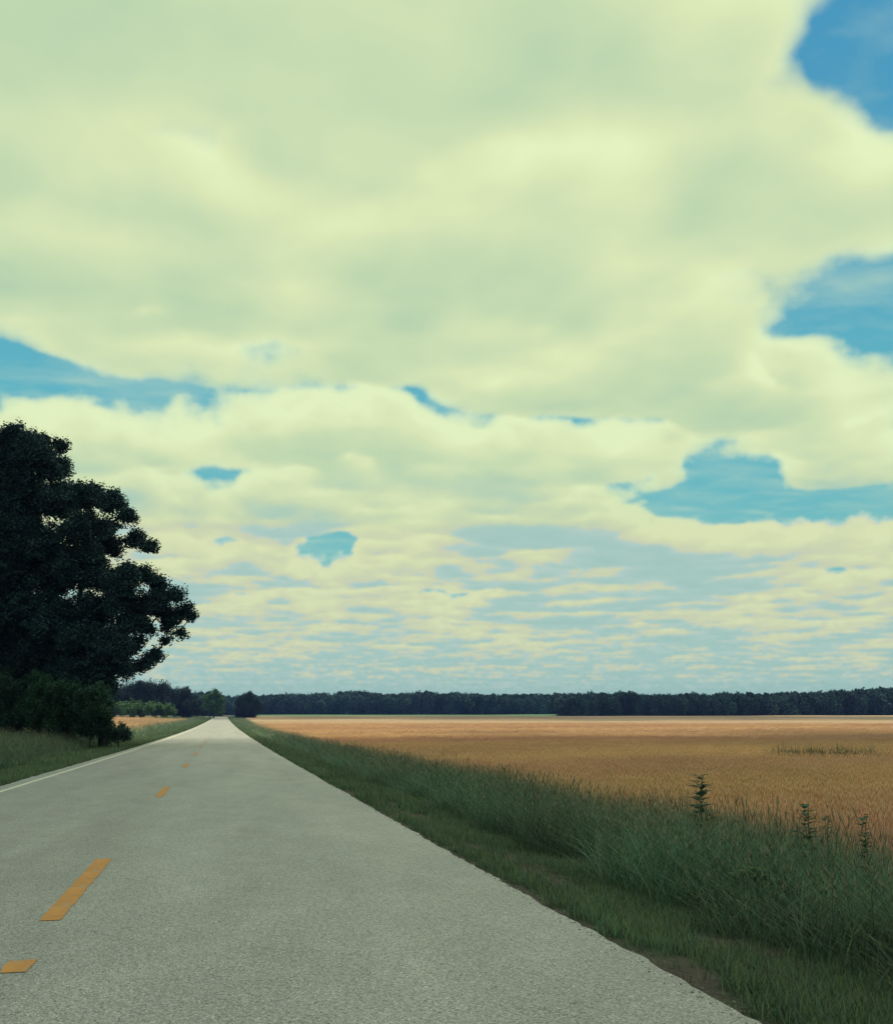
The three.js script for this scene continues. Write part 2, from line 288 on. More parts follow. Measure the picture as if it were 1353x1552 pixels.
// a tuft of n bent blades within radius R; heads: share of blades that carry a seed head
function tuft(seed, n, R, hMin, hMax, width, lean, head = 0, tone = null) {
  const r = rng(seed), p = [], ix = [], col = [];
  for (let b = 0; b < n; b++) {
    const a = r() * 6.283, rr = R * Math.sqrt(r()), x0 = Math.cos(a) * rr, z0 = Math.sin(a) * rr, h = lerp(hMin, hMax, r()), d = r() * 6.283, L = lean * h * (0.3 + r()), w = width * (0.6 + 0.7 * r()) / 2, wx = Math.cos(d + 1.57) * w, wz = Math.sin(d + 1.57) * w, isHead = r() < head, s = p.length / 3, seg = 4;
    const base = tone ? tone(r, isHead) : [1, 1, 1];
    for (let i = 0; i <= seg; i++) { const t = i / seg, k = isHead ? 0.55 : Math.max(0.06, 1 - t ** 1.6), ex = Math.cos(d) * L * t * t, ez = Math.sin(d) * L * t * t, y = h * (t - 0.22 * lean * t * t); p.push(x0 + ex - wx * k, y, z0 + ez - wz * k, x0 + ex + wx * k, y, z0 + ez + wz * k); col.push(...base, ...base); if (i) { const q = s + (i - 1) * 2; ix.push(q, q + 1, q + 2, q + 1, q + 3, q + 2); } }
    if (isHead) {                                              // seed head: a slim six-sided spindle
      const hl = h * 0.16 * (0.7 + 0.6 * r()), hw = width * 0.75, cx = x0 + Math.cos(d) * L, cz = z0 + Math.sin(d) * L, y = h * (1 - 0.22 * lean), q = p.length / 3, hc = tone ? tone(r, true, true) : base, tx = Math.cos(d) * lean * 0.5 * hl, tz = Math.sin(d) * lean * 0.5 * hl;
      p.push(cx, y - 0.01, cz, cx + tx, y + hl, cz + tz); col.push(...hc, ...hc);
      for (let k = 0; k < 4; k++) { const f = k * 1.5708 + d; p.push(cx + tx * 0.4 + Math.cos(f) * hw, y + hl * 0.35, cz + tz * 0.4 + Math.sin(f) * hw); col.push(...hc); }
      for (let k = 0; k < 4; k++) { const m = q + 2 + k, n2 = q + 2 + (k + 1) % 4; ix.push(q, m, n2, m, q + 1, n2); }
    }
  }
  return geo(p, ix, col);
}
const Mx = new THREE.Matrix4(), Qx = new THREE.Quaternion(), Sx = new THREE.Vector3(), Px = new THREE.Vector3(), UPV = new THREE.Vector3(0, 1, 0);
// many copies of one shape: places is a list of [x, y, z, turn, scale, height scale, colour]
function scatter(name, geometry, material, places, data) {
  const m = new THREE.InstancedMesh(geometry, material, places.length);
  places.forEach(([x, y, z, turn, s, sy, c], i) => { Mx.compose(Px.set(x, y, z), Qx.setFromAxisAngle(UPV, turn), Sx.set(s, s * sy, s)); m.setMatrixAt(i, Mx); m.setColorAt(i, c); });
  m.userData.kind = 'stuff'; return data ? top(m, name, { kind: 'stuff', ...data }) : (m.name = name, m);
}
const inView = (x, z, margin) => { const r = x * cY + z * sY, f = x * sY - z * cY; return f > 0.5 && Math.abs(r) < f * 0.47 + margin; };

// ---------------------------------------------------------------- verge grass
{
  const plain = new THREE.MeshPhysicalMaterial({ vertexColors: true, roughness: 0.8, specularIntensity: 0.4, transmission: 0.25, thickness: 0, side: THREE.DoubleSide });
  const r = rng(41);
  const green = (rr, head, inHead) => inHead ? [2.4 + rr() * 0.8, 1.2, 1.3] : head ? [1.2, 1.0, 0.9] : rr() < 0.13 ? [2.3, 1.9, 1.5] : [0.8 + 0.5 * rr(), 0.85 + 0.35 * rr(), 0.9 + 0.3 * rr()];
  // mown strip beside the road
  const short = tuft(101, 16, 0.075, 0.04, 0.13, 0.006, 0.7, 0, green), mown = [];
  function mow(x0, x1, d0, d1, per, scale) {
    const n = Math.round((x1 - x0) * (d1 - d0) * per);
    for (let i = 0; i < n; i++) {
      const x = lerp(x0, x1, r()), z = -lerp(d0, d1, r()); if (!inView(x, z, 2.5)) continue;
      const out = Math.max(x - ROAD_R, ROAD_L - x), bare = sstep(-0.05, 0.28, noise3(x * 1.6, 6.6, z * 0.55)) * (1 - sstep(1.3, 1.9, out));
      if (out < 0.20 + 0.16 * noise3(x * 3, 2, z * 3) || r() < bare * 0.86 || (out < 0.3 && r() < 0.5)) continue;
      const v = 0.85 + 0.3 * r() + 0.25 * noise3(x * 0.8, 4, z * 0.5);
      mown.push([x, ground(x, z) - 0.01, z, r() * 6.28, scale * (0.7 + 0.6 * r()), 0.8 + 0.5 * r(), C(0.076 * v * (0.85 + 0.5 * r()), 0.140 * v, 0.086 * v)]);
    }
  }
  mow(2.4, 4.5, 2, 16, 430, 1); mow(2.4, 4.6, 16, 45, 150, 1.5); mow(2.4, 4.6, 45, 130, 34, 2.6); mow(2.4, 4.6, 130, 560, 5, 4.2);
  mow(-8.2, -4.7, 9, 40, 150, 1.3); mow(-8.2, -4.7, 40, 110, 40, 2.2); mow(-8.2, -4.7, 110, 500, 5, 4);
  scatter('mown_grass', short, plain, mown, { label: 'short mown grass beside the road edge with bare patches', category: 'grass' });

  // tall grass: between the mown strip and the fields
  const tall = tuft(102, 18, 0.15, 0.30, 1.0, 0.007, 0.7, 0.23, green), tallN = [];
  function high(x0, x1, d0, d1, per, scale, hs = 1, keep = () => true) {
    const n = Math.round((x1 - x0) * (d1 - d0) * per);
    for (let i = 0; i < n; i++) {
      const x = lerp(x0, x1, r()), z = -lerp(d0, d1, r()); if (!inView(x, z, 3) || !keep(x, z)) continue;
      const v = 0.85 + 0.35 * r() + 0.5 * noise3(x * 0.9, 4, z * 0.6), dry = clamp(0.25 + 0.5 * noise3(x * 0.3, 14, z * 0.22)) * r(), front = x > 0 ? sstep(3.7, 4.9, x + 0.35 * noise3(1, 2, z * 0.6)) : sstep(-7.0, -8.6, x + 0.4 * noise3(1, 3, z * 0.5));
      if (front < 0.02 || r() > 0.35 + front) continue;
      tallN.push([x, ground(x, z) - 0.02, z, r() * 6.28, scale * (0.8 + 0.4 * r()), hs * (0.62 + 0.38 * front) * (0.67 + 0.42 * r() + 0.30 * noise3(x * 0.9, 20, z * 0.6)) / scale, C(lerp(0.062, 0.125, dry) * v, lerp(0.140, 0.125, dry) * v, lerp(0.088, 0.086, dry) * v)]);
    }
  }
  high(3.7, 8.6, 2, 18, 95, 1); high(3.7, 8.8, 18, 45, 46, 1.25); high(3.7, 8.4, 45, 130, 12, 2.0); high(3.7, 8.4, 130, 560, 2, 3.4);
  high(-30, -7.0, 22, 62, 26, 1.25, 0.95); high(-36, -7.0, 62, 100, 7, 2); high(-22, -7.0, 100, 500, 0.9, 3.4);
  scatter('tall_grass', tall, plain, tallN, { label: 'tall green roadside grass with brownish seed heads', category: 'grass' });

  // gravel loosened from the road's edge
  const stone = new THREE.IcosahedronGeometry(0.5, 0), grit = [];
  for (let i = 0; i < 9000; i++) { const side = r() < 0.75, d = 2 + 33 * r() ** 1.6, off = (r() + r() - 0.9) * 0.2; const x = side ? ROAD_R + 0.06 + off : ROAD_L - 0.08 - off * 1.5, s = 0.006 + 0.014 * r() ** 3, k = 0.08 + 0.30 * r() * r(); if (inView(x, -d, 1)) grit.push([x, Math.max(ground(x, -d), x < ROAD_R ? roadY(-d) - 0.01 : -9) + (x < ROAD_R && x > ROAD_L ? 0.02 : 0.004), -d, r() * 6.28, s, 0.6 + 0.4 * r(), C(k, k * 0.97, k * 0.9)]); }
  scatter('gravel', stone, new THREE.MeshStandardMaterial({ roughness: 0.95 }), grit, { label: 'loose gravel and grit along the crumbling road edge', category: 'gravel' });
}

// ---------------------------------------------------------------- wheat
{
  const r = rng(43), HW = 0.78;
  const ripe = (rr, head, inHead) => inHead ? [1.05 + 0.35 * rr(), 1.0 + 0.2 * rr(), 0.85 + 0.2 * rr()] : [0.85 + 0.4 * rr(), 0.85 + 0.25 * rr(), 0.9];
  const clump = tuft(103, 26, 0.24, 0.62, 0.86, 0.006, 0.22, 0.8, ripe), places = [];
  const mat = new THREE.MeshPhysicalMaterial({ vertexColors: true, roughness: 0.75, specularIntensity: 0.4, transmission: 0.15, thickness: 0, side: THREE.DoubleSide });
  const tint = (x, z, out) => { const n = noise3(x * 0.12, 3, z * 0.12), m = noise3(x * 0.9, 6, z * 0.9), b = noise3(x * 0.02 + z * 0.055, 7.7, z * 0.03), v = 1 + 0.16 * n + 0.2 * m + 0.2 * b; return out.setRGB(0.53 * v, (0.342 + 0.05 * b) * v, (0.228 - 0.03 * b) * v); };
  const sow = (d0, d1, per, s) => {
    const ang = 1.05, n = Math.round(0.5 * ang * (d1 * d1 - d0 * d0) * per);
    for (let i = 0; i < n; i++) { const d = Math.sqrt(lerp(d0 * d0, d1 * d1, r())), a = -0.12 + ang * r(), x = d * Math.sin(a), z = -d * Math.cos(a); if (x < 7.7 + 0.5 * noise3(3, 3, z * 0.4) || -z > 596 || !inView(x, z, 4)) continue; places.push([x, ground(x, z) - 0.02, z, r() * 6.28, s * (0.85 + 0.3 * r()), (0.82 + 0.3 * r() + 0.08 * noise3(x * 0.35, 1, z * 0.35)) / s, tint(x, z, new THREE.Color())]); }
  };
  sow(6, 45, 17, 1); sow(45, 110, 5, 1.35); sow(110, 260, 0.9, 2.2);
  // the narrow field beyond the trees on the left
  for (let i = 0; i < 9000; i++) { const z = -lerp(88, 330, r() ** 1.4), x = -lerp(11, 75, r()); if (inView(x, z, 3)) places.push([x, ground(x, z) - 0.02, z, r() * 6.28, 1.8, (0.8 + 0.2 * r()) / 1.8, tint(x, z, new THREE.Color())]); }
  scatter('wheat', clump, mat, places, { label: 'ripe golden brown wheat standing in the fields', category: 'wheat' });
  // farther off the heads close to one surface
  const canopy = (test, xs, zs, h, color, name, label) => {
    const p = [], u = [], ix = [], col = [], nx = xs.length, c = new THREE.Color();
    for (const z of zs) for (const x of xs) { const d = Math.hypot(x, z), e = test(x, z); p.push(x, ground(x, z) - 0.06 + e * (h + 0.05 * noise3(x * 0.5, 2, z * 0.5) + 0.04 * noise3(x * 0.11, 2, z * 0.11)), z); u.push(x / 3, z / 3); color(x, z, c); col.push(c.r, c.g, c.b); }
    for (let j = 0; j < zs.length - 1; j++) for (let i = 0; i < nx - 1; i++) { const a = j * nx + i; ix.push(a, a + 1, a + nx, a + 1, a + nx + 1, a + nx); }
    const g = geo(p, ix, col); g.setAttribute('uv', new THREE.Float32BufferAttribute(u, 2));
    const map = grainTexture(512, (a, b, q) => { const n = 0.86 + 0.2 * tile(a, b, 30, 2.5) + 0.24 * tile(a, b, 90, 5.5); q[0] = n; q[1] = n; q[2] = n; });
    top(new THREE.Mesh(g, new THREE.MeshStandardMaterial({ vertexColors: true, map, bumpMap: map, bumpScale: 0.12, roughness: 0.95 })), name, { kind: 'structure', label, category: 'field' });
  };
  const xs = [8.4], zs = []; for (let x = 8.8; x < 60; x += 0.9) xs.push(x); for (let x = 60; x < 900; x *= 1.03) xs.push(x);
  for (let z = 10; z < 600; z *= 1.014) zs.push(-z); zs.push(-600);
  canopy((x, z) => sstep(26, 36, Math.hypot(x, z)) * sstep(8.4, 10, x), xs, zs, HW * 0.80, tint, 'wheat_field', 'ripe wheat field stretching from the verge to the woods');
  const xl = [], zl = []; for (let x = -10; x > -120; x -= 1.5) xl.unshift(x); for (let z = 84; z < 335; z *= 1.015) zl.push(-z);
  canopy((x, z) => sstep(-10.5, -13, x) * sstep(86, 95, -z), xl, zl, 0.62, tint, 'wheat_field', 'narrow ripe field behind the big roadside trees');
  const xf = [], zf = []; for (let x = 14; x < 420; x += 6) xf.push(x); for (let z = 604; z < 800; z += 5) zf.push(-z);
  canopy(() => 1, xf, zf, 0.5, (x, z, c) => c.setRGB(0.075, 0.20, 0.085), 'green_field', 'strip of green crop between the wheat and the far woods');

  // green weeds standing in the wheat
  const weeds = [], a = hit(1165, 1142, 0.75), b = hit(1325, 1144, 0.75), broad = tuft(104, 16, 0.2, 0.7, 1.2, 0.03, 0.6, 0, null);
  for (let i = 0; i < 220; i++) { const t = r(), x = lerp(a.x, b.x, t) + (r() - 0.5) * 1.2, z = lerp(a.z, b.z, t) + (r() - 0.5) * 1.6; weeds.push([x, ground(x, z), z, r() * 6.28, 0.9 + 0.4 * r(), 0.9 + 0.25 * r(), C(0.06, 0.095, 0.06)]); }
  scatter('field_weeds', broad, leafMat(1, 1, 1, 0.2), weeds, { label: 'dark green weeds growing in a strip within the wheat', category: 'weeds' });
}

// ---------------------------------------------------------------- trees and shrubs
// one spray: n leaves round a twig, leaf length l
function spray(seed, n, R, l) {
  const r = rng(seed), p = [], ix = [], col = [], v = new THREE.Vector3(), e = new THREE.Euler(), q = new THREE.Quaternion();
  for (let i = 0; i < n; i++) {
    const a = r() * 6.283, t = Math.acos(2 * r() - 1), rr = R * Math.cbrt(r()), cx = rr * Math.sin(t) * Math.cos(a), cy = rr * Math.cos(t), cz = rr * Math.sin(t) * Math.sin(a), s = p.length / 3, k = l * (0.7 + 0.6 * r()), c = 0.8 + 0.4 * r();
    e.set((r() - 0.5) * 2.2, r() * 6.283, (r() - 0.5) * 1.6); q.setFromEuler(e);
    for (const [x, y, z] of [[0, 0, -0.5], [0.34, 0.05, -0.05], [0, -0.04, 0.02], [-0.34, 0.05, -0.05], [0, -0.10, 0.55]]) { v.set(x * k, y * k, z * k).applyQuaternion(q); p.push(cx + v.x, cy + v.y, cz + v.z); col.push(c, c, c); }
    ix.push(s, s + 1, s + 2, s, s + 2, s + 3, s + 1, s + 4, s + 2, s + 2, s + 4, s + 3);
  }
  return geo(p, ix, col);
}
function branch(a, b, ra, rb, seed, sides = 7, seg = 6, sag = 0.08) {
  const r = rng(seed), L = a.distanceTo(b), pts = [];
  for (let i = 0; i <= seg; i++) { const t = i / seg, q = new THREE.Vector3().lerpVectors(a, b, t); if (i && i < seg) q.add(new THREE.Vector3((r() - 0.5) * L * sag, (r() - 0.5) * L * sag + Math.sin(t * Math.PI) * L * 0.05, (r() - 0.5) * L * sag)); pts.push(q); }
  const curve = new THREE.CatmullRomCurve3(pts), g = new THREE.TubeGeometry(curve, seg * 2, 1, sides, false), P = g.attributes.position, row = sides + 1;
  for (let i = 0; i <= seg * 2; i++) { const t = i / (seg * 2), c = curve.getPointAt(t), rad = lerp(ra, rb, t ** 0.8); for (let j = 0; j < row; j++) { const k = i * row + j, w = rad * (1 + 0.12 * Math.sin(j * 2.4 + i)); P.setXYZ(k, c.x + (P.getX(k) - c.x) * w, c.y + (P.getY(k) - c.y) * w, c.z + (P.getZ(k) - c.z) * w); } }
  g.computeVertexNormals(); return g;
}
const barkMap = grainTexture(256, (u, v, c) => { const n = 0.75 + 0.35 * tile(u, v, 14, 2) + 0.15 * tile(u, v, 50, 3); c[0] = c[1] = c[2] = n; });
const bark = new THREE.MeshStandardMaterial({ color: C(0.055, 0.05, 0.055), map: barkMap, bumpMap: barkMap, bumpScale: 0.02, roughness: 1 });
// lobes: [x, y, z, radius] in world metres; the group stands at `base`
function leafy(name, label, category, group, base, lobes, o) {
  const g = new THREE.Group(), r = rng(o.seed); g.position.copy(base);
  const tips = [], list = [];
  for (const [x, y, z, R] of lobes) {
    const c = new THREE.Vector3(x, y, z).sub(base); tips.push([c, R]);
    const subs = o.subs ?? 10;
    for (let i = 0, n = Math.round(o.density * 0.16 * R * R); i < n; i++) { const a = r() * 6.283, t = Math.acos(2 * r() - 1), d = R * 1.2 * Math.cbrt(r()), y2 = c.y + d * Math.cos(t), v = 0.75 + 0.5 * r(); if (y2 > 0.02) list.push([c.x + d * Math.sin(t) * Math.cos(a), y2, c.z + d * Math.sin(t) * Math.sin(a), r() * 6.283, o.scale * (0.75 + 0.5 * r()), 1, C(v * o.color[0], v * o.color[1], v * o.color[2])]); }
    for (let k = 0; k < subs; k++) {
      const a = r() * 6.283, t = Math.acos(2 * r() - 1), d = R * (0.2 + 0.65 * r()), sx = c.x + d * Math.sin(t) * Math.cos(a), sy = c.y + d * Math.cos(t) * 0.85, sz = c.z + d * Math.sin(t) * Math.sin(a), sr = R * (0.3 + 0.3 * r()), n = Math.round(o.density * sr * sr);
      for (let i = 0; i < n; i++) {
        const a2 = r() * 6.283, t2 = Math.acos(2 * r() - 1), d2 = sr * (0.35 + 0.75 * Math.sqrt(r())), y2 = sy + d2 * Math.cos(t2) * 0.8; if (y2 < 0.02) continue;
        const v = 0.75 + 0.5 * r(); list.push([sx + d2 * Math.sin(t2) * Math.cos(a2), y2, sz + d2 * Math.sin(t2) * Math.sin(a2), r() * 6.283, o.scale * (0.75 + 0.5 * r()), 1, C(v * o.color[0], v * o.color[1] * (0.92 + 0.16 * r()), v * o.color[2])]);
      }
    }
  }
  const crown = scatter('crown', o.spray, o.mat, list); g.add(crown);
  if (o.trunk) {
    const [h, rad] = o.trunk, wood = [], topP = new THREE.Vector3((r() - 0.5) * h * 0.08, h, (r() - 0.5) * h * 0.08);
    wood.push(branch(new THREE.Vector3(0, -0.3, 0), topP, rad, rad * 0.25, o.seed + 1, 10, 7, 0.0));
    // each limb leaves the trunk or the nearest limb end that lies closer in
    const nodes = []; for (let i = 3; i <= 10; i++) nodes.push([new THREE.Vector3().lerpVectors(new THREE.Vector3(), topP, i / 10), 0]);
    const order = tips.map(([c, R]) => ({ c, R, d: Math.hypot(c.x, c.z) })).sort((p, q) => p.d - q.d);
    for (const { c, R, d } of order) {
      let best = nodes[0], bd = 1e9; for (const n of nodes) { const q = n[0].distanceTo(c) + Math.max(0, n[0].y - c.y) * 1.2; if (q < bd) { bd = q; best = n; } }
      const w = clamp(rad * 0.5 - 0.03 * d, 0.04, rad * 0.5); wood.push(branch(best[0], c, w, w * 0.55, Math.floor(r() * 1e6), 5, 4, 0.09)); nodes.push([c, d]);
      for (let k = 0; k < 3; k++) wood.push(branch(c, new THREE.Vector3(c.x + (r() - 0.5) * 1.6 * R, c.y + (r() - 0.25) * R, c.z + (r() - 0.5) * 1.6 * R), w * 0.5, 0.012, Math.floor(r() * 1e6), 4, 3, 0.1));
    }
    const lim = new THREE.Mesh(mergeGeometries(wood), bark); lim.name = 'trunk'; g.add(lim);
  }
  return top(g, name, { label, category, ...(group ? { group } : {}) });
}
const leafM = new THREE.MeshPhysicalMaterial({ vertexColors: true, roughness: 0.8, specularIntensity: 0.22, transmission: 0.2, thickness: 0, side: THREE.DoubleSide });
const nearSpray = spray(201, 14, 0.26, 0.15), shrubSpray = spray(202, 14, 0.2, 0.11), farSpray = spray(203, 10, 0.55, 0.42);
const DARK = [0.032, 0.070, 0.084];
// the big roadside trees: outlines read off the photograph, each lobe given its own place in the depth of the crown
function pixLobes(list, depth, seed, spreadM) {
  const r = rng(seed), out = [];
  for (const [px, py, pr] of list) { const R = pr * depth / F; const n = pr > 30 ? 3 : pr > 20 ? 2 : 1; for (let k = 0; k < n; k++) { const dd = n === 1 ? (r() - 0.5) * spreadM * 0.6 : lerp(-spreadM / 2, spreadM / 2, (k + 0.2 + 0.6 * r()) / n), p = atDepth(px + (r() - 0.5) * pr * (n > 1 ? 0.5 : 0), py + (r() - 0.5) * pr * (n > 1 ? 0.4 : 0), depth + dd), s = k === Math.floor(n / 2) ? 1 : 0.85; out.push([p.x, p.y, p.z, R * s]); } }
  return out;
}
const standAt = (px, depth) => { const p = atDepth(px, 1076, depth); p.y = ground(p.x, p.z); return p; };
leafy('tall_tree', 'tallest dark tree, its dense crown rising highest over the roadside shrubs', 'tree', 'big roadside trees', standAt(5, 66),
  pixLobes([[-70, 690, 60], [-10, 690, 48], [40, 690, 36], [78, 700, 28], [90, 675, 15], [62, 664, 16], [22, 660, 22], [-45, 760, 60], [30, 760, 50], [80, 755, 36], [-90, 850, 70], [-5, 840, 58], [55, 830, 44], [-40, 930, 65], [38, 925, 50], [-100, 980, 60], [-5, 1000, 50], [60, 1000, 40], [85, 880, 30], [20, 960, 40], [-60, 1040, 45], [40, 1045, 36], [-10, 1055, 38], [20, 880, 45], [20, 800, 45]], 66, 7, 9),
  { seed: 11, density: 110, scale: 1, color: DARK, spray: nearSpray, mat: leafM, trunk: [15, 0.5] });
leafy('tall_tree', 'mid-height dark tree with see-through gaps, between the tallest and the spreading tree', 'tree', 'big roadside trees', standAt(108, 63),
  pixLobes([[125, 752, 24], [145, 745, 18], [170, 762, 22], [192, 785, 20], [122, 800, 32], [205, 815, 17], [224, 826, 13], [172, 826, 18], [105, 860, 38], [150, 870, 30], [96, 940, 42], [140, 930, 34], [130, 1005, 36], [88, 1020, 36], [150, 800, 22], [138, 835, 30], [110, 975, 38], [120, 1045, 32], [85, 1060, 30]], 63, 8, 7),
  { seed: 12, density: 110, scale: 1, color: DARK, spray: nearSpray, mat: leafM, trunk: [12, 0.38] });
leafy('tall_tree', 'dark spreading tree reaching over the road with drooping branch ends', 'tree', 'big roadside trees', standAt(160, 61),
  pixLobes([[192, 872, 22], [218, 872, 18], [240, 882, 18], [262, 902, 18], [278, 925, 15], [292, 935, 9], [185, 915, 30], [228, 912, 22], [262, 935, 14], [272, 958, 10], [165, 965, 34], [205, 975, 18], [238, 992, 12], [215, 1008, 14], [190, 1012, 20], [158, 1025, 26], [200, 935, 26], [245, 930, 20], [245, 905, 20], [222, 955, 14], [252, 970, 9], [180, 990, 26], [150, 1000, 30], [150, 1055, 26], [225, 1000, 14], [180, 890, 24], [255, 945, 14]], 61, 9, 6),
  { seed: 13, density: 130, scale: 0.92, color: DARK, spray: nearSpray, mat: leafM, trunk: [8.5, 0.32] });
// shrubs at their feet
const shrubs = [
  ['dark shrub under the tallest tree beside a bare gap', [[-40, 1050, 32], [0, 1045, 32], [30, 1055, 28], [10, 1078, 26], [-30, 1084, 28], [45, 1088, 22], [20, 1098, 18], [-10, 1100, 18]], 62, 0, [0.040, 0.085, 0.065]],
  ['wide leafy shrub between two tree trunks', [[60, 1040, 24], [90, 1045, 26], [75, 1065, 28], [110, 1065, 26], [50, 1072, 24], [95, 1085, 24], [70, 1092, 20], [118, 1092, 18], [80, 1106, 13], [55, 1106, 13], [100, 1106, 12]], 60, 75, [0.045, 0.105, 0.065]],
  ['rounded shrub at the foot of the spreading tree', [[140, 1055, 22], [150, 1075, 20], [128, 1080, 18], [158, 1090, 14], [120, 1062, 20], [140, 1096, 16], [160, 1070, 14], [164, 1100, 11], [150, 1106, 12], [165, 1110, 10], [135, 1108, 12], [120, 1106, 13]], 58, 140, [0.040, 0.090, 0.065]],
  ['small low bush in the grass close to the road edge', [[182, 1107, 9], [190, 1112, 8], [174, 1112, 8], [182, 1117, 9], [194, 1117, 6], [170, 1118, 7]], 57, 183, [0.030, 0.060, 0.055]],
];
shrubs.forEach(([label, l, depth, px, color], i) => leafy('shrub', label, 'shrub', 'shrubs below the big trees', standAt(px, depth), pixLobes(l, depth, 30 + i, 4), { seed: 50 + i, density: 200, scale: 1, color, spray: shrubSpray, mat: leafM, trunk: [1.2, 0.07] }));
// a row of bushes and trees beyond the narrow field, trees beside the far road
const H = (px, py, pr) => [px, py, pr];
const far = [
  ['hedge', 'low green hedge along the far side of the narrow left field', 'hedge', null, 215, 330, [H(165, 1073, 9), H(180, 1072, 9), H(196, 1072, 10), H(212, 1072, 9), H(228, 1073, 9), H(243, 1073, 9), H(256, 1075, 8), H(170, 1079, 8), H(186, 1079, 8), H(202, 1079, 8), H(218, 1079, 8), H(234, 1080, 8), H(250, 1080, 7), H(262, 1080, 6)], [0.10, 0.19, 0.085], [2, 0.1]],
  ['roadside_tree', 'tall dark tree standing behind the green hedge', 'tree', 'trees left of the far road', 215, 360, [H(190, 1048, 16), H(210, 1045, 15), H(228, 1043, 13), H(245, 1046, 14), H(220, 1062, 16), H(240, 1066, 14), H(200, 1068, 14), H(175, 1060, 14)], [0.034, 0.062, 0.072], [9, 0.3]],
  ['roadside_tree', 'dark rounded tree at the end of the green hedge', 'tree', 'trees left of the far road', 278, 380, [H(265, 1052, 11), H(278, 1053, 11), H(290, 1058, 10), H(272, 1068, 13), H(288, 1072, 11), H(260, 1070, 11), H(300, 1066, 8), H(270, 1079, 9), H(285, 1080, 9), H(300, 1078, 8), H(310, 1079, 6)], [0.034, 0.062, 0.072], [8, 0.3]],
  ['roadside_tree', 'lighter green tree with an uneven top at the far road side', 'tree', 'trees left of the far road', 325, 470, [H(325, 1054, 8), H(315, 1060, 8), H(335, 1062, 7), H(325, 1068, 9), H(314, 1073, 8), H(334, 1075, 7), H(327, 1048, 4), H(306, 1070, 6), H(318, 1079, 7), H(332, 1080, 6), H(308, 1079, 6)], [0.10, 0.20, 0.070], [9, 0.3]],
  ['roadside_tree', 'dark round-headed tree right of the far road, at the corner of the wheat', 'tree', null, 376, 455, [H(376, 1060, 10), H(365, 1066, 10), H(388, 1067, 9), H(376, 1074, 11), H(363, 1077, 8), H(389, 1078, 8), H(377, 1055, 6), H(370, 1083, 8), H(384, 1084, 7), H(392, 1072, 6), H(360, 1083, 5)], [0.036, 0.068, 0.070], [8, 0.3]],
];
far.forEach(([name, label, category, group, px, depth, l, color, trunk], i) => leafy(name, label, category, group, standAt(px, depth), pixLobes(l, depth, 60 + i, 9), { seed: 70 + i, density: 30, scale: 1, color, spray: farSpray, mat: leafM, trunk, subs: 8 }));
// the woods along the horizon: one mass of crowns
{
  const r = rng(91), kinds = [0, 1, 2, 3].map((k) => {
    const q = rng(300 + k), parts = [];
    const s = spray(310 + k, 1500, 1, 0.13), P = s.attributes.position, lob = Array.from({ length: 9 }, () => { const a = q() * 6.283, d = 0.55 * Math.sqrt(q()); return [d * Math.cos(a), 0.18 + 0.58 * q(), d * Math.sin(a), 0.22 + 0.14 * q()]; });
    for (let i = 0; i < P.count / 5; i++) { const l = lob[i % 9]; let cx = 0, cy = 0, cz = 0; for (let j = 0; j < 5; j++) { cx += P.getX(i * 5 + j) / 5; cy += P.getY(i * 5 + j) / 5; cz += P.getZ(i * 5 + j) / 5; } const m = Math.hypot(cx, cy, cz) || 1, f = (0.55 + 0.45 * m) / m; for (let j = 0; j < 5; j++) P.setXYZ(i * 5 + j, P.getX(i * 5 + j) - cx + l[0] + cx * f * l[3], Math.max(0, (P.getY(i * 5 + j) - cy + l[1] + cy * f * l[3])), P.getZ(i * 5 + j) - cz + l[2] + cz * f * l[3]); }
    s.computeVertexNormals(); return s;
  });
  const g = new THREE.Group(), sets = [[], [], [], []];
  const topY = [[-200, 1040], [150, 1040], [300, 1046], [345, 1052], [400, 1051], [470, 1049], [540, 1045], [600, 1049], [640, 1046], [720, 1050], [850, 1049], [940, 1046], [1000, 1050], [1100, 1048], [1200, 1047], [1290, 1043], [1353, 1040], [1700, 1036]];
  for (let row = 0; row < 4; row++) for (let px = -220; px < 1600; px += 5.2 + 3.5 * r()) {
    const d0 = px > 850 ? 628 : px > 330 ? 812 : 640, depth = d0 + row * 14 + 8 * r(), p = standAt(px, depth), ty = pw(topY, px) + 3.4 * r() - 1.4 + 2.2 * noise3(px / 38, 2, 5) + (row ? 0 : 5 * r()), tp = atDepth(px, ty, depth).y, h = Math.max(5, tp - p.y) * (row === 0 ? 0.82 + 0.2 * r() : 1), w = h * (0.50 + 0.2 * r()), v = 0.6 + 0.8 * r();
    sets[Math.floor(r() * 4)].push([p.x, p.y - 0.3, p.z, r() * 6.28, w, h / w, C(0.034 * v, 0.070 * v * (0.85 + 0.35 * r()), 0.072 * v)]);
  }
  for (let k = 0; k < 4; k++) g.add(scatter('crowns', kinds[k], leafM, sets[k]));
  top(g, 'far_woodland', { kind: 'stuff', label: 'dark belt of woodland along the horizon behind the fields', category: 'woodland' });
}

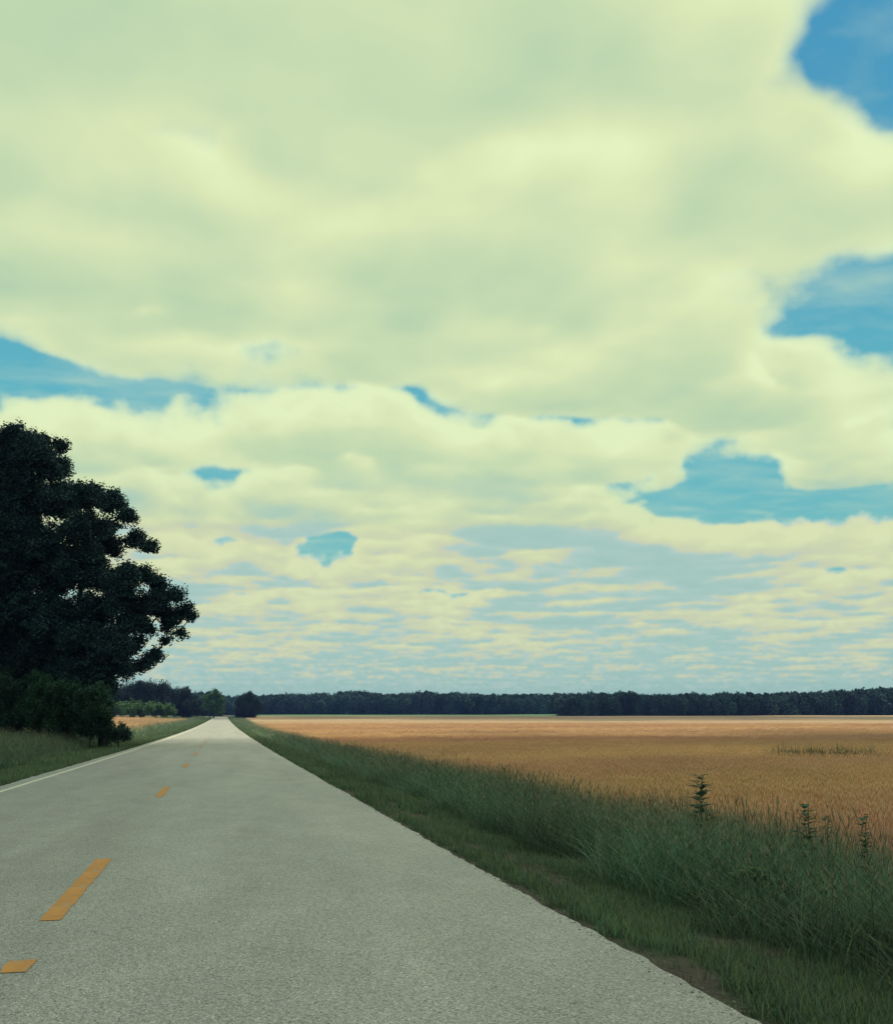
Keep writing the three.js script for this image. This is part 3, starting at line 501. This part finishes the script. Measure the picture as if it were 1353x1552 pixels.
// ---------------------------------------------------------------- single weeds standing out of the verge
function weed(px, pyTop, x, label, seed, leafL = 0.075, color = [0.05, 0.10, 0.065]) {
  const d = toDir(px, pyTop), t = x / d.x, z = d.z * t, y1 = EYE + d.y * t, y0 = ground(x, z), h = y1 - y0, r = rng(seed), g = new THREE.Group(); g.position.set(x, y0, z);
  const stem = new THREE.Mesh(branch(new THREE.Vector3(0, -0.05, 0), new THREE.Vector3(0.03, h, 0.02), 0.008, 0.003, seed, 5, 5, 0.04), leafMat(0.05, 0.08, 0.045, 0)); stem.name = 'stem'; g.add(stem);
  const p = [], ix = [], v = new THREE.Vector3();
  for (let i = 0; i < 110; i++) {
    const k = 0.3 + 0.7 * (i / 110), a = i * 2.4 + 1.5 * (r() - 0.5), L = leafL * (1.3 - 0.7 * k) * (0.5 + 0.9 * r()), w = L * 0.26, s = p.length / 3, side = 0.01 + (i % 3 === 2 ? 0.06 * (1 - k) : 0), dx = Math.cos(a), dz = Math.sin(a), y = (k + 0.05 * (r() - 0.5)) * h, up = 0.3 + 0.5 * r();
    for (const [f, q, lift] of [[0, 0, 0], [0.4, 1, 0.35], [0.4, -1, 0.35], [1, 0, 0.5], [0.45, 0, 0.28]]) p.push(dx * (side + L * f) - dz * w * q, y + L * up * lift * (f > 0.9 ? 0.8 : 1), dz * (side + L * f) + dx * w * q);
    ix.push(s, s + 1, s + 4, s, s + 4, s + 2, s + 1, s + 3, s + 4, s + 4, s + 3, s + 2);
  }
  const f = new THREE.Mesh(geo(p, ix), leafMat(...color, 0.25)); f.name = 'foliage'; g.add(f);
  top(g, 'weed_plant', { label, category: 'weed', group: 'weeds standing out of the tall verge grass' });
}
weed(1060, 1176, 5.7, 'tall upright leafy weed silhouetted against the wheat, standing alone above the grass', 401, 0.2);
weed(1218, 1220, 5.6, 'broad bluish-green weed rising from the grass at the wheat edge, taller of a loose trio', 402, 0.18);
weed(1250, 1234, 5.9, 'slim weed with small leaves beside the broad bluish-green one', 403, 0.11);
weed(1306, 1238, 5.6, 'thin green weed poking above the grass, farthest along the trio from the lone one', 404, 0.12);
weed(1140, 1318, 4.5, 'low weed with large pale green leaves deep in the tall grass', 405, 0.24, [0.075, 0.17, 0.06]);
// a bleached dry stalk with side twigs
{
  const base = (() => { const d = toDir(1262, 1450), t = 4.55 / d.x; return new THREE.Vector3(4.55, 0, d.z * t); })(); base.y = ground(base.x, base.z);
  const dry = new THREE.MeshStandardMaterial({ color: C(0.26, 0.24, 0.20), roughness: 0.9 }), g = new THREE.Group(); g.position.copy(base);
  const mk = (n, a, b, r0, s) => { const m = new THREE.Mesh(branch(new THREE.Vector3(...a), new THREE.Vector3(...b), r0, 0.0012, s, 5, 4, 0.06), dry); m.name = n; g.add(m); };
  mk('stem', [0, -0.03, 0], [0.03, 0.46, -0.02], 0.004, 501); mk('twig', [0.008, 0.14, 0], [0.12, 0.22, 0.05], 0.0025, 502); mk('twig', [0.015, 0.26, 0], [0.10, 0.36, -0.04], 0.0022, 503); mk('twig', [0.01, 0.10, 0], [0.02, 0.08, 0.2], 0.0022, 504); mk('twig', [0.02, 0.32, 0], [-0.07, 0.42, 0.03], 0.002, 505);
  top(g, 'dry_stalk', { label: 'bleached dry stalk with bare twigs in front of the tall grass', category: 'stalk' });
}

// ---------------------------------------------------------------- clouds of the same layer, high towards the sun: their shade lies on the near road, trees and verge and on the field beyond the sunlit band
function cloud(label, spots, height, seed) {
  const r = rng(seed), parts = [], off = sunDir.clone().multiplyScalar(height / sunDir.y);
  for (const [x, z, R] of spots) { const g = new THREE.IcosahedronGeometry(1, 3), P = g.attributes.position, ph = r() * 50; for (let i = 0; i < P.count; i++) { const a = P.getX(i), b = P.getY(i), c = P.getZ(i), k = R * (1 + 0.22 * noise3(a * 1.6 + ph, b * 1.6, c * 1.6) + 0.10 * noise3(a * 4 + ph, b * 4, c * 4)); P.setXYZ(i, a * k, b * k * (b > 0 ? 0.55 : 0.25), c * k); } g.translate(x + off.x, off.y + r() * 14, z + off.z); g.computeVertexNormals(); parts.push(g); }
  top(new THREE.Mesh(mergeGeometries(parts), new THREE.MeshStandardMaterial({ color: C(0.85, 0.87, 0.82), roughness: 1, transparent: true, opacity: 0.25 })), 'cloud', { kind: 'structure', label, category: 'cloud' });
}
{
  const r = rng(95), a = [], b = [];
  for (let x = -170; x <= 200; x += 26) { const edge = -90 - clamp((x + 5) / 110) * 40; for (let z = 80; z >= edge + 22; z -= 26) a.push([x + (r() - 0.5) * 12, z + (r() - 0.5) * 10, 24 + 6 * r()]); a.push([x, edge + 24 + 14 * (r() - 0.5), 20]); if (x > 20) for (let k = 0; k < 2; k++) a.push([x + 26 * r(), edge - 8 - 34 * r(), 8 + 8 * r()]); }
  for (let x = 30; x <= 620; x += 48) for (let z = -250; z >= -560; z -= 44) { const d = Math.hypot(x, z); if (d > 400 + 40 * r() && d < 620) b.push([x + (r() - 0.5) * 20, z + (r() - 0.5) * 20, 40 + 12 * r()]); }
  cloud('thick cloud overhead shading the near road and trees', a, 900, 96);
  cloud('thick cloud shading the middle of the wheat field', b, 900, 97);
}
scene.fog = new THREE.FogExp2(0x7a98ff, 0.00014);

renderer.render(scene, camera);
